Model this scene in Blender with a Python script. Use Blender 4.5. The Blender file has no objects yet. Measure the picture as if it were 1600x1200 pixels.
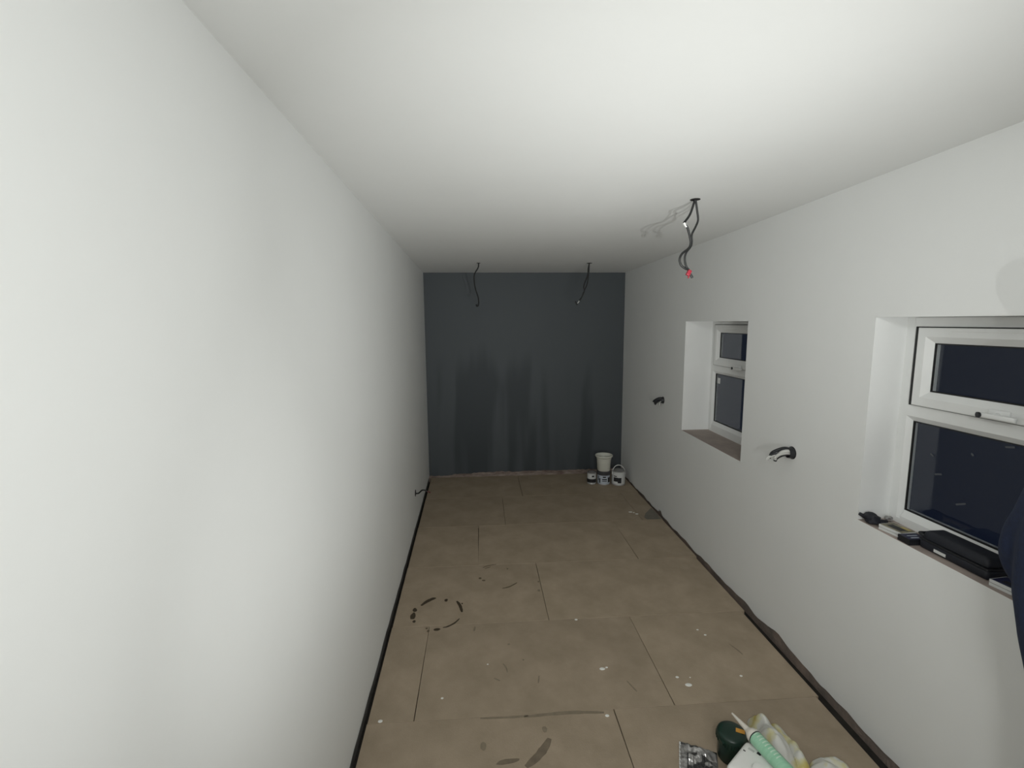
import bpy, bmesh, math, random
from mathutils import Vector, Matrix, noise
random.seed(7)
SC = bpy.context.scene
COL = SC.collection

# ------------------------------------------------------------------ camera
cam_d = bpy.data.cameras.new('camera'); cam = bpy.data.objects.new('camera', cam_d); COL.objects.link(cam)
F_PX, PITCH, YAW, ROLL = 743.55, 0.13038, 0.06614, -0.0071
cam_d.sensor_fit = 'HORIZONTAL'; cam_d.sensor_width = 36.0; cam_d.lens = 36.0 * F_PX / 1600.0
cam_d.clip_start = 0.02
fw = Vector((math.sin(YAW) * math.cos(PITCH), math.cos(YAW) * math.cos(PITCH), -math.sin(PITCH)))
rt = Vector((math.cos(YAW), -math.sin(YAW), 0)); up = rt.cross(fw)
rt2 = rt * math.cos(ROLL) + up * math.sin(ROLL); up2 = -rt * math.sin(ROLL) + up * math.cos(ROLL)
cam.matrix_world = Matrix(((rt2.x, up2.x, -fw.x, 0.5264), (rt2.y, up2.y, -fw.y, 0.0), (rt2.z, up2.z, -fw.z, 1.7917), (0, 0, 0, 1)))
SC.camera = cam

# ------------------------------------------------------------------ night sky, lamps, added fills, exposure
world = bpy.data.worlds.new('night'); SC.world = world; world.use_nodes = True
bg = world.node_tree.nodes['Background']; bg.inputs[0].default_value = (0.26, 0.37, 0.75, 1); bg.inputs[1].default_value = 0.012

def area(name, loc, target, size, power, col=(0.985, 1, 0.975), spread=math.pi):
    d = bpy.data.lights.new(name, 'AREA'); d.shape = 'SQUARE'; d.size = size; d.energy = power; d.color = col; d.spread = spread
    o = bpy.data.objects.new(name, d); COL.objects.link(o); o.location = loc
    o.rotation_euler = (Vector(target) - Vector(loc)).to_track_quat('-Z', 'Y').to_euler(); return o
# ceiling lamp behind the camera, a twin-head work light turned up the room beside it; the rest are added unseen fills
area('ceiling_lamp', (0.6, -0.6, 2.35), (0.8, 1.6, 0.0), 0.40, 14.0)
for q in ((1.08, -0.10, 1.10), (1.36, -0.14, 1.06)):
    area('work_lamp_head', q, (1.12, 2.9, 2.5), 0.008, 1.8, (0.985, 1, 0.975), 1.22)
    area('work_lamp_wash', q, (0.8, 2.6, 2.0), 0.012, 0.6)
area('fill_near_ceiling', (1.1, -0.1, 1.1), (0.45, 1.1, 2.4), 0.10, 2.5, (0.985, 1, 0.975), 2.0)  # added fill, not a lamp head: brightens the near ceiling
area('fill_left_wall', (1.1, -0.1, 1.1), (0.0, 2.3, 1.1), 0.10, 1.0, (0.985, 1, 0.975), 1.0)  # added fill that lifts the left wall, no separate head
area('fill_right_wall', (0.15, -0.3, 1.9), (2.18, 2.2, 1.5), 0.20, 1.4, (0.985, 1, 0.975), 2.2)  # added fill with no torch behind it, brightens the right wall
area('fill_far_end', (0.9, -0.9, 1.5), (0.95, 5.0, 1.2), 0.30, 2.3, (0.985, 1, 0.975), 1.2)  # unseen beam added to carry light to the far end

vs = SC.view_settings
vs.view_transform = 'Standard'; vs.look = 'None'; vs.gamma = 1.0; vs.use_curve_mapping = False; vs.exposure = 0.76

# ------------------------------------------------------------------ room numbers
W, D, YB = 2.1765, 5.3974, -2.0
def LX(y): return -0.0159 * y          # left wall is a touch out of square
def CZ(y): return 2.4 - 0.01256 * y    # ceiling falls slightly to the far end

# ------------------------------------------------------------------ materials
MATS = {}
def mat(name, col, rough=0.6, metal=0.0, noise_amt=0.0, noise_scale=8.0, bump=0.0, bump_scale=60.0, col2=None, stretch=None, spec=0.5, rand=0.0, coat=0.0, emit=None, trans=0.0, sss=0.0):
    if name in MATS: return MATS[name]
    m = bpy.data.materials.new(name); m.use_nodes = True; nt = m.node_tree; n = nt.nodes; l = nt.links
    b = n['Principled BSDF']
    b.inputs['Base Color'].default_value = (*col, 1); b.inputs['Roughness'].default_value = rough; b.inputs['Metallic'].default_value = metal
    b.inputs['Specular IOR Level'].default_value = spec; b.inputs['Coat Weight'].default_value = coat
    b.inputs['Transmission Weight'].default_value = trans
    tc = n.new('ShaderNodeTexCoord'); src = tc.outputs['Object']
    if stretch:
        mp = n.new('ShaderNodeMapping'); mp.inputs['Scale'].default_value = stretch; l.new(src, mp.inputs['Vector']); src = mp.outputs['Vector']
    if noise_amt or col2:
        nz = n.new('ShaderNodeTexNoise'); nz.inputs['Scale'].default_value = noise_scale; nz.inputs['Detail'].default_value = 6; nz.inputs['Roughness'].default_value = 0.62
        l.new(src, nz.inputs['Vector'])
        cr = n.new('ShaderNodeValToRGB'); c2 = col2 if col2 else tuple(max(0, c * (1 - noise_amt)) for c in col)
        cr.color_ramp.elements[0].position = 0.32; cr.color_ramp.elements[1].position = 0.68
        cr.color_ramp.elements[0].color = (*c2, 1); cr.color_ramp.elements[1].color = (*col, 1)
        l.new(nz.outputs['Fac'], cr.inputs['Fac']); out = cr.outputs['Color']
        if rand:
            oi = n.new('ShaderNodeObjectInfo'); mr = n.new('ShaderNodeMapRange'); mr.inputs['To Min'].default_value = 1 - rand; mr.inputs['To Max'].default_value = 1 + rand
            l.new(oi.outputs['Random'], mr.inputs['Value'])
            mx = n.new('ShaderNodeVectorMath'); mx.operation = 'SCALE'; l.new(out, mx.inputs[0]); l.new(mr.outputs['Result'], mx.inputs['Scale']); out = mx.outputs['Vector']
        l.new(out, b.inputs['Base Color'])
    if bump:
        nb = n.new('ShaderNodeTexNoise'); nb.inputs['Scale'].default_value = bump_scale; nb.inputs['Detail'].default_value = 4; l.new(src, nb.inputs['Vector'])
        bp = n.new('ShaderNodeBump'); bp.inputs['Strength'].default_value = bump; bp.inputs['Distance'].default_value = 0.01
        l.new(nb.outputs['Fac'], bp.inputs['Height']); l.new(bp.outputs['Normal'], b.inputs['Normal'])
    MATS[name] = m; return m

WHITE = mat('white_emulsion', (0.80, 0.81, 0.80), 0.72, noise_amt=0.025, noise_scale=1.6, bump=0.03, bump_scale=35, spec=0.3)
BOARD = mat('floor_board', (0.402, 0.322, 0.236), 0.62, col2=(0.306, 0.246, 0.174), noise_scale=4.5, bump=0.12, bump_scale=140, rand=0.07, spec=0.35)
SUB = mat('subfloor', (0.035, 0.030, 0.025), 0.9, noise_amt=0.5, noise_scale=12)
MASON = mat('bare_masonry', (0.36, 0.27, 0.22), 0.9, col2=(0.18, 0.155, 0.135), noise_scale=7, bump=0.6, bump_scale=60)
MASON_G = mat('bare_block', (0.22, 0.21, 0.19), 0.9, col2=(0.12, 0.112, 0.10), noise_scale=9, bump=0.6, bump_scale=60)
RAWPL = mat('raw_plaster', (0.36, 0.30, 0.26), 0.9, col2=(0.15, 0.10, 0.085), noise_scale=9, stretch=(1, 1, 3), bump=0.5, bump_scale=50)
UPVC = mat('white_upvc', (0.80, 0.81, 0.80), 0.32, noise_amt=0.05, noise_scale=6)
SEAL = mat('black_gasket', (0.012, 0.012, 0.012), 0.6)
SILLM = mat('sill_board', (0.42, 0.35, 0.31), 0.7, col2=(0.32, 0.27, 0.24), noise_scale=9)
BLACKP = mat('black_plastic', (0.012, 0.013, 0.016), 0.42)
CABLE = mat('black_cable', (0.008, 0.009, 0.009), 0.5)
HOLE = mat('hole_dark', (0.010, 0.009, 0.008), 0.95)
REDP = mat('red_connector', (0.40, 0.022, 0.045), 0.45)
WHITEP = mat('white_plastic', (0.80, 0.80, 0.77), 0.4)
GREYW = mat('grey_cable', (0.52, 0.52, 0.50), 0.45)
STEEL = mat('tin_steel', (0.50, 0.50, 0.49), 0.55, metal=0.5, noise_amt=0.15)
DARKLID = mat('dark_lid', (0.055, 0.055, 0.06), 0.45)
PAPER = mat('white_label', (0.66, 0.67, 0.66), 0.55)
PAPERB = mat('pale_blue_label', (0.50, 0.55, 0.62), 0.55)
INK = mat('black_print', (0.018, 0.018, 0.020), 0.6)
BUCKET = mat('off_white_bucket', (0.70, 0.70, 0.62), 0.45, noise_amt=0.08, noise_scale=9)
DRYP = mat('dried_paint', (0.80, 0.80, 0.76), 0.7)
BROWNST = mat('brown_stain', (0.060, 0.042, 0.022), 0.55, noise_amt=0.4, noise_scale=30)
FAINTST = mat('faint_stain', (0.235, 0.192, 0.134), 0.65, noise_amt=0.2, noise_scale=30)
DAMPST = mat('grey_scuff', (0.20, 0.182, 0.152), 0.7, noise_amt=0.2, noise_scale=15)
NAVY = mat('navy_fabric', (0.010, 0.020, 0.058), 0.85, noise_amt=0.3, noise_scale=120, bump=0.25, bump_scale=26)
TROUS = mat('dark_trousers', (0.012, 0.016, 0.032), 0.9, noise_amt=0.3, noise_scale=140, bump=0.2, bump_scale=30)
SKIN = mat('skin', (0.55, 0.34, 0.25), 0.55, noise_amt=0.06, noise_scale=40)
HAIR = mat('brown_hair', (0.045, 0.028, 0.018), 0.6, noise_amt=0.4, noise_scale=120, stretch=(1, 1, 0.2))
SHOE = mat('black_boot', (0.015, 0.014, 0.013), 0.5)
GREENL = mat('dark_green_plastic', (0.006, 0.026, 0.017), 0.35)
ORANGE = mat('orange_sticker', (0.62, 0.30, 0.04), 0.5)
MINT = mat('pale_green_sleeve', (0.26, 0.55, 0.36), 0.38, col2=(0.36, 0.62, 0.45), noise_scale=14, stretch=(1, 6, 1))
IVORY = mat('ivory_plastic', (0.74, 0.70, 0.63), 0.4)
FOIL = mat('silver_film', (0.50, 0.49, 0.48), 0.25, metal=0.6, noise_amt=0.5, noise_scale=16)
FOILD = mat('dark_film', (0.05, 0.05, 0.05), 0.22, noise_amt=0.4, noise_scale=40)
DKBLUE = mat('dark_blue_print', (0.015, 0.018, 0.06), 0.4, noise_amt=0.3, noise_scale=60)
CARDT = mat('printed_card', (0.10, 0.09, 0.06), 0.5, col2=(0.30, 0.27, 0.17), noise_scale=40)

def glass_mat():
    m = bpy.data.materials.new('window_glass'); m.use_nodes = True; b = m.node_tree.nodes['Principled BSDF']
    b.inputs['Base Color'].default_value = (0.93, 0.96, 0.97, 1); b.inputs['Roughness'].default_value = 0.0
    b.inputs['Transmission Weight'].default_value = 1.0; b.inputs['IOR'].default_value = 1.38
    return m
GLASS = glass_mat()

def cloth_mat():
    m = bpy.data.materials.new('stained_wipe'); m.use_nodes = True; nt = m.node_tree; n = nt.nodes; l = nt.links; b = n['Principled BSDF']
    tc = n.new('ShaderNodeTexCoord'); nz = n.new('ShaderNodeTexNoise'); nz.inputs['Scale'].default_value = 11; nz.inputs['Detail'].default_value = 3
    l.new(tc.outputs['Object'], nz.inputs['Vector']); cr = n.new('ShaderNodeValToRGB'); e = cr.color_ramp.elements
    e[0].position = 0.47; e[0].color = (0.62, 0.62, 0.58, 1); e[1].position = 0.72; e[1].color = (0.50, 0.40, 0.08, 1)
    x = cr.color_ramp.elements.new(0.55); x.color = (0.60, 0.57, 0.36, 1)
    l.new(nz.outputs['Fac'], cr.inputs['Fac']); l.new(cr.outputs['Color'], b.inputs['Base Color']); b.inputs['Roughness'].default_value = 0.8
    return m
WIPE = cloth_mat()

def slate_mat():
    """slate-blue emulsion, darker where the lower half is still wet in upright roller bands"""
    m = bpy.data.materials.new('slate_paint'); m.use_nodes = True; nt = m.node_tree; n = nt.nodes; l = nt.links; b = n['Principled BSDF']
    tc = n.new('ShaderNodeTexCoord'); sp = n.new('ShaderNodeSeparateXYZ'); l.new(tc.outputs['Object'], sp.inputs[0])
    cx = n.new('ShaderNodeCombineXYZ'); l.new(sp.outputs['X'], cx.inputs['X'])
    mz = n.new('ShaderNodeMath'); mz.operation = 'MULTIPLY'; mz.inputs[1].default_value = 0.10; l.new(sp.outputs['Z'], mz.inputs[0]); l.new(mz.outputs[0], cx.inputs['Z'])
    n1 = n.new('ShaderNodeTexNoise'); n1.inputs['Scale'].default_value = 3.3; n1.inputs['Detail'].default_value = 2.5; l.new(cx.outputs[0], n1.inputs['Vector'])
    band = n.new('ShaderNodeMapRange'); band.interpolation_type = 'SMOOTHSTEP'; band.inputs['From Min'].default_value = 0.44; band.inputs['From Max'].default_value = 0.56; l.new(n1.outputs['Fac'], band.inputs['Value'])
    # top of each wet band wanders
    cx2 = n.new('ShaderNodeCombineXYZ'); l.new(sp.outputs['X'], cx2.inputs['X']); cx2.inputs['Y'].default_value = 4.7
    n2 = n.new('ShaderNodeTexNoise'); n2.inputs['Scale'].default_value = 4.5; n2.inputs['Detail'].default_value = 2; l.new(cx2.outputs[0], n2.inputs['Vector'])
    ma = n.new('ShaderNodeMath'); ma.operation = 'MULTIPLY_ADD'; ma.inputs[1].default_value = 1.1; l.new(n2.outputs['Fac'], ma.inputs[0]); l.new(sp.outputs['Z'], ma.inputs[2])
    low = n.new('ShaderNodeMapRange'); low.interpolation_type = 'SMOOTHSTEP'; low.inputs['From Min'].default_value = 2.02; low.inputs['From Max'].default_value = 1.62
    low.inputs['To Min'].default_value = 0.0; low.inputs['To Max'].default_value = 1.0; l.new(ma.outputs[0], low.inputs['Value'])
    mu = n.new('ShaderNodeMath'); mu.operation = 'MULTIPLY'; l.new(band.outputs[0], mu.inputs[0]); l.new(low.outputs[0], mu.inputs[1])
    mix = n.new('ShaderNodeMix'); mix.data_type = 'RGBA'; l.new(mu.outputs[0], mix.inputs['Factor'])
    mix.inputs['A'].default_value = (0.072, 0.082, 0.090, 1); mix.inputs['B'].default_value = (0.045, 0.053, 0.060, 1)
    l.new(mix.outputs['Result'], b.inputs['Base Color']); b.inputs['Roughness'].default_value = 0.6; b.inputs['Specular IOR Level'].default_value = 0.3
    return m
SLATE = slate_mat()

# ------------------------------------------------------------------ mesh helpers (world coordinates; obj() shifts them under their parent)
def wloc(o):
    v = Vector((0, 0, 0))
    while o: v += o.location; o = o.parent
    return v
def obj(name, bm, m, parent=None, smooth=False, origin=None):
    bmesh.ops.recalc_face_normals(bm, faces=bm.faces[:])
    base = wloc(parent) if parent else Vector((0, 0, 0))
    org = Vector(origin) if origin else Vector((0, 0, 0))
    if parent and origin is None: off = base
    else: off = org
    bmesh.ops.translate(bm, verts=bm.verts[:], vec=-off)
    me = bpy.data.meshes.new(name); bm.to_mesh(me); bm.free()
    for mm in (m if isinstance(m, (list, tuple)) else [m]): me.materials.append(mm)
    if smooth:
        me.polygons.foreach_set('use_smooth', [True] * len(me.polygons))
        try: me.set_sharp_from_angle(angle=math.radians(42))
        except Exception: pass
    o = bpy.data.objects.new(name, me); COL.objects.link(o)
    if parent: o.parent = parent; o.location = off - base
    else: o.location = off
    return o
def thing(name, label, cat, loc, group=None):
    o = bpy.data.objects.new(name, None); COL.objects.link(o); o.empty_display_size = 0.05
    o.location = loc; o['label'] = label; o['category'] = cat
    if group: o['group'] = group
    return o
def tag(o, label, cat, group=None):
    o['label'] = label; o['category'] = cat
    if group: o['group'] = group
    return o
def struct(o, label, cat):
    o['kind'] = 'structure'; o['label'] = label; o['category'] = cat; return o
def box(bm, a, b, bev=0.0, rot=0.0, seg=2):
    c = (Vector(a) + Vector(b)) / 2; s = Vector(b) - Vector(a)
    M = Matrix.Translation(c) @ Matrix.Rotation(rot, 4, 'Z') @ Matrix.Diagonal((s.x, s.y, s.z, 1))
    r = bmesh.ops.create_cube(bm, size=1.0, matrix=M); vs_ = r['verts']
    if bev:
        es = list({e for v in vs_ for e in v.link_edges}); bmesh.ops.bevel(bm, geom=es, offset=bev, segments=seg, affect='EDGES', profile=0.6)
    return vs_
def spline(pts, k=6):
    P = [Vector(p) for p in pts]; out = []
    for i in range(len(P) - 1):
        p0 = P[max(i - 1, 0)]; p1 = P[i]; p2 = P[i + 1]; p3 = P[min(i + 2, len(P) - 1)]
        for j in range(k):
            t = j / k
            out.append(0.5 * ((2 * p1) + (p2 - p0) * t + (2 * p0 - 5 * p1 + 4 * p2 - p3) * t * t + (3 * p1 - p0 - 3 * p2 + p3) * t ** 3))
    out.append(P[-1]); return out
def tube(bm, pts, r, n=8, sm=6, flat=1.0):
    path = spline(pts, sm) if sm else [Vector(p) for p in pts]
    R = r if isinstance(r, (list, tuple)) else None
    t0 = (path[1] - path[0]).normalized(); a = Vector((0, 0, 1)) if abs(t0.z) < 0.9 else Vector((0, 1, 0))
    u = t0.cross(a).normalized(); rings = []
    for i, p in enumerate(path):
        t = (path[min(i + 1, len(path) - 1)] - path[max(i - 1, 0)]).normalized()
        u = (u - t * u.dot(t)).normalized(); v = t.cross(u)
        rr = R[0] + (R[1] - R[0]) * i / (len(path) - 1) if R else r
        rings.append([bm.verts.new(p + (u * math.cos(2 * math.pi * k / n) * flat + v * math.sin(2 * math.pi * k / n)) * rr) for k in range(n)])
    for A, B in zip(rings, rings[1:]):
        for k in range(n): bm.faces.new((A[k], A[(k + 1) % n], B[(k + 1) % n], B[k]))
    bm.faces.new(rings[0][::-1]); bm.faces.new(rings[-1])
def lathe(bm, prof, c, n=28, axis=(0, 0, 1), a0=0.0, a1=None, cap=True):
    """prof: list of (radius, height) swept about axis through c; partial sweep if a1 given"""
    ax = Vector(axis).normalized(); h = Vector((0, 0, 1)) if abs(ax.z) < 0.9 else Vector((1, 0, 0))
    u = (h - ax * h.dot(ax)).normalized(); v = ax.cross(u); c = Vector(c)
    full = a1 is None; N = n if full else n + 1; A1 = a0 + 2 * math.pi if full else a1; rings = []
    for (r, z) in prof:
        rings.append([bm.verts.new(c + ax * z + (u * math.cos(a0 + (A1 - a0) * k / n) + v * math.sin(a0 + (A1 - a0) * k / n)) * max(r, 1e-5)) for k in range(N)])
    for A, B in zip(rings, rings[1:]):
        for k in range(N if full else N - 1): bm.faces.new((A[k], A[(k + 1) % N], B[(k + 1) % N], B[k]))
    if full and cap:
        if prof[0][0] > 1e-4: bm.faces.new(rings[0])
        if prof[-1][0] > 1e-4: bm.faces.new(rings[-1][::-1])
def prism(bm, poly, z0, z1):
    lo = [bm.verts.new((p[0], p[1], z0)) for p in poly]; hi = [bm.verts.new((p[0], p[1], z1)) for p in poly]; n = len(poly)
    bm.faces.new(lo[::-1]); bm.faces.new(hi)
    for i in range(n): bm.faces.new((lo[i], lo[(i + 1) % n], hi[(i + 1) % n], hi[i]))
def ringframe(bm, y0, y1, z0, z1, prof):
    """prof: closed list of (inset, x): swept round the rectangle with mitred corners"""
    L = []
    for (i, x) in prof: L.append([bm.verts.new(q) for q in ((x, y0 + i, z0 + i), (x, y1 - i, z0 + i), (x, y1 - i, z1 - i), (x, y0 + i, z1 - i))])
    n = len(L)
    for a in range(n):
        A, B = L[a], L[(a + 1) % n]
        for k in range(4): bm.faces.new((A[k], A[(k + 1) % 4], B[(k + 1) % 4], B[k]))
def NB(): return bmesh.new()
def nz(*a): return noise.noise(Vector(a))

# ================================================================== THE ROOM
# floor: dark subfloor with loose boards laid on it
bm = NB(); box(bm, (-0.25, YB - 0.2, -0.16), (W + 0.35, D + 0.25, -0.06))
floor = struct(obj('floor', bm, SUB), 'bare subfloor covered with staggered fawn boards', 'floor')
ROWS = [  # (y0, y1, right edge, joints)
    (-2.0, -1.470, 2.12, [0.35, 1.56]), (-1.470, -0.782, 2.12, [0.9]), (-0.782, -0.094, 2.12, [0.20, 1.41]),
    (-0.094, 0.594, 2.12, [0.95]), (0.594, 1.280, 2.12, [0.35, 1.56]), (1.280, 1.966, 2.106, [1.120]),
    (1.966, 2.648, 2.119, [0.200, 1.412]), (2.648, 3.338, 2.140, [0.916]), (3.338, 4.030, 2.153, [0.488, 1.700]),
    (4.030, 4.720, 2.158, [0.728, 1.972]), (4.720, 5.385, 2.163, [0.942])]
for (y0, y1, xr, js) in ROWS:
    edges = [None] + js + [None]
    for i in range(len(edges) - 1):
        a, b = edges[i], edges[i + 1]; g = 0.0014
        sk = random.uniform(-0.004, 0.004)
        xa0 = LX(y0) + 0.024 if a is None else a + g + sk * 0.4; xa1 = LX(y1) + 0.022 if a is None else a + g - sk * 0.4
        xb0 = xr if b is None else b - g + sk * 0.4; xb1 = xr if b is None else b - g - sk * 0.4
        bm = NB(); prism(bm, [(xa0, y0 + 0.0008), (xb0, y0 + 0.0008), (xb1, y1 - 0.0008), (xa1, y1 - 0.0008)], -0.022, 0.0)
        top = [e for e in bm.edges if all(abs(v.co.z) < 1e-6 for v in e.verts)]
        bmesh.ops.bevel(bm, geom=top, offset=0.0012, segments=1, affect='EDGES')
        obj('floor_board', bm, BOARD, floor, origin=((xa0 + xb0) / 2, (y0 + y1) / 2, 0))
# joist blocks carrying the boards (keeps the boards resting on something)
for yj in (-1.9, -1.1, -0.3, 0.5, 1.3, 2.1, 2.9, 3.7, 4.5, 5.2):
    bm = NB(); box(bm, (0.06, yj - 0.025, -0.06), (W - 0.09, yj + 0.025, -0.022)); obj('floor_batten', bm, SUB, floor)

# ceiling
bm = NB(); vsx = []
for z in (0, 0.12):
    vsx.append([bm.verts.new((x, y, CZ(y) + z)) for x, y in ((-0.25, YB - 0.2), (W + 0.3, YB - 0.2), (W + 0.3, D + 0.2), (-0.25, D + 0.2))])
bm.faces.new(vsx[0]); bm.faces.new(vsx[1][::-1])
for i in range(4): bm.faces.new((vsx[0][i], vsx[0][(i + 1) % 4], vsx[1][(i + 1) % 4], vsx[1][i]))
struct(obj('ceiling', bm, WHITE), 'plain white painted plasterboard ceiling', 'ceiling')

# left wall: plaster stops ragged just above the boards, bare block below
def rag(y, amp, s): return amp * (0.6 * nz(y * 3.1, s, 0) + 0.4 * nz(y * 11.0, s, 3))
ys = [YB + (D + 0.05 - YB) * i / 220 for i in range(221)]
bm = NB(); rows = []
for y in ys:
    zb = 0.014 + rag(y, 0.014, 1.5)
    rows.append([bm.verts.new(q) for q in ((LX(y), y, zb), (LX(y), y, CZ(y) + 0.02), (LX(y) - 0.006, y, CZ(y) + 0.02), (LX(y) - 0.006, y, zb))])
for A, B in zip(rows, rows[1:]):
    for k in range(4): bm.faces.new((A[k], A[(k + 1) % 4], B[(k + 1) % 4], B[k]))
bm.faces.new(rows[0]); bm.faces.new(rows[-1][::-1])
wl = struct(obj('wall_left', bm, WHITE), 'long blank white plastered wall facing the windows', 'wall')
bm = NB(); prism(bm, [(LX(YB) - 0.16, YB), (LX(YB) - 0.006, YB), (LX(D) - 0.006, D), (LX(D) - 0.16, D)], -0.06, 2.46)
o = obj('bare_block_backing', bm, MASON_G, wl); o['label'] = 'dark bare blockwork strip under the plaster'

# right wall: plaster skin with two window openings, masonry behind showing along the floor
WIN = [dict(y0=1.003, y1=1.903, z0=0.915, z1=1.803, X=2.320), dict(y0=2.849, y1=3.752, z0=0.893, z1=1.788, X=2.400)]
yb = sorted({round(y, 4) for y in ys} | {w[k] for w in WIN for k in ('y0', 'y1')})
zb_ = [0.0, 0.30, 0.893, 0.915, 1.788, 1.803, 2.1, 2.5]
def hole(y, z):
    return any(w['y0'] < y < w['y1'] and w['z0'] < z < w['z1'] for w in WIN)
bm = NB(); G = {}
def rv(i, j, k):
    if (i, j, k) not in G:
        y = yb[i]; z = zb_[j]
        if j == 0:
            z = 0.006 + rag(y, 0.030, 8.2) + 0.026 * math.exp(-((y - 2.38) / 0.10) ** 2)
            if 4.1 < y < 4.17: z += 0.03
        if j == len(zb_) - 1: z = CZ(y) + 0.02
        G[(i, j, k)] = bm.verts.new((W + (0.016 if k else 0), y, z))
    return G[(i, j, k)]
ny, nzz = len(yb) - 1, len(zb_) - 1
solid = lambda i, j: 0 <= i < ny and 0 <= j < nzz and not hole((yb[i] + yb[i + 1]) / 2, (zb_[j] + zb_[j + 1]) / 2)
for i in range(ny):
    for j in range(nzz):
        if not solid(i, j): continue
        for k in (0, 1): bm.faces.new((rv(i, j, k), rv(i + 1, j, k), rv(i + 1, j + 1, k), rv(i, j + 1, k)))
        for (di, dj, p, q) in ((-1, 0, (i, j), (i, j + 1)), (1, 0, (i + 1, j), (i + 1, j + 1)), (0, -1, (i, j), (i + 1, j)), (0, 1, (i, j + 1), (i + 1, j + 1))):
            if not solid(i + di, j + dj): bm.faces.new((rv(*p, 0), rv(*q, 0), rv(*q, 1), rv(*p, 1)))
wr = struct(obj('wall_right', bm, WHITE), 'white plastered wall with two deep window openings', 'wall')
# masonry behind: blocks around the openings
bm = NB(); T0, T1 = W + 0.016, W + 0.34
segs = [(YB, 1.003, W + 0.225), (1.903, 2.40, W + 0.225), (2.40, 2.849, W + 0.295), (3.752, D, W + 0.295)]
for a, b, t in segs: box(bm, (T0, a, -0.06), (t, b, 2.46))
for w in WIN:
    t = w['X'] + 0.0815; box(bm, (T0, w['y0'], -0.06), (t, w['y1'], w['z0'] - 0.018)); box(bm, (T0, w['y0'], w['z1']), (t, w['y1'], 2.46))
o = obj('bare_masonry_backing', bm, MASON, wr); o['label'] = 'rough brown masonry strip showing under the plaster'
# plastered reveals (two cheeks and a soffit each)
for w in WIN:
    e = 0.004
    for (a, b) in (((T0 - 0.016, w['y1'] - e, w['z0'] - 0.016), (w['X'] + 0.01, w['y1'] + 0.0, w['z1'])),
                   ((T0 - 0.016, w['y0'], w['z0'] - 0.016), (w['X'] + 0.01, w['y0'] + e, w['z1'])),
                   ((T0 - 0.016, w['y0'], w['z1'] - e), (w['X'] + 0.01, w['y1'], w['z1']))):
        bm = NB(); box(bm, a, b); obj('reveal_lining', bm, WHITE, wr)

# far wall: slate paint, ragged unpainted foot
bm = NB(); box(bm, (-0.2, D + 0.012, -0.06), (W + 0.3, D + 0.2, 2.46))
far_root = obj('wall_back', bm, RAWPL); struct(far_root, 'far end wall in patchy slate grey paint', 'wall')
bm = NB(); rows = []
for i in range(181):
    x = LX(D) - 0.004 + (W - LX(D) + 0.008) * i / 180; t = max(0, min(1, (x - 0.05) / 0.45))
    zb = 0.018 + 0.030 * t + 0.012 * nz(x * 6, 2, 0) + 0.008 * nz(x * 22, 5, 0)
    rows.append([bm.verts.new(q) for q in ((x, D, zb), (x, D, CZ(D) + 0.02), (x, D + 0.012, CZ(D) + 0.02), (x, D + 0.012, zb))])
for A, B in zip(rows, rows[1:]):
    for k in range(4): bm.faces.new((A[k], A[(k + 1) % 4], B[(k + 1) % 4], B[k]))
bm.faces.new(rows[0]); bm.faces.new(rows[-1][::-1])
o = obj('painted_plaster', bm, SLATE, far_root); o['label'] = 'slate grey paint with damp vertical patches'
bm = NB(); rows = []
for i in range(121):   # crumbly lip of old plaster along the foot
    x = 0.05 + (W - 0.10) * i / 120; h = 0.012 + 0.016 * max(0, nz(x * 7, 9, 0) + 0.35) + 0.004 * nz(x * 30, 1, 0); d = 0.006 + 0.004 * nz(x * 9, 4, 4)
    rows.append([bm.verts.new(q) for q in ((x, D - d, -0.02), (x, D - d * 0.7, h), (x, D + 0.013, h + 0.006), (x, D + 0.013, -0.02))])
for A, B in zip(rows, rows[1:]):
    for k in range(4): bm.faces.new((A[k], A[(k + 1) % 4], B[(k + 1) % 4], B[k]))
bm.faces.new(rows[0]); bm.faces.new(rows[-1][::-1])
o = obj('plaster_lip', bm, RAWPL, far_root); o['label'] = 'ragged unpainted plaster lip at the floor'

# wall behind the camera
bm = NB(); box(bm, (-0.2, YB - 0.2, -0.06), (W + 0.3, YB, 2.46))
struct(obj('wall_front', bm, WHITE), 'white plastered end wall behind the camera', 'wall')

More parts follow.
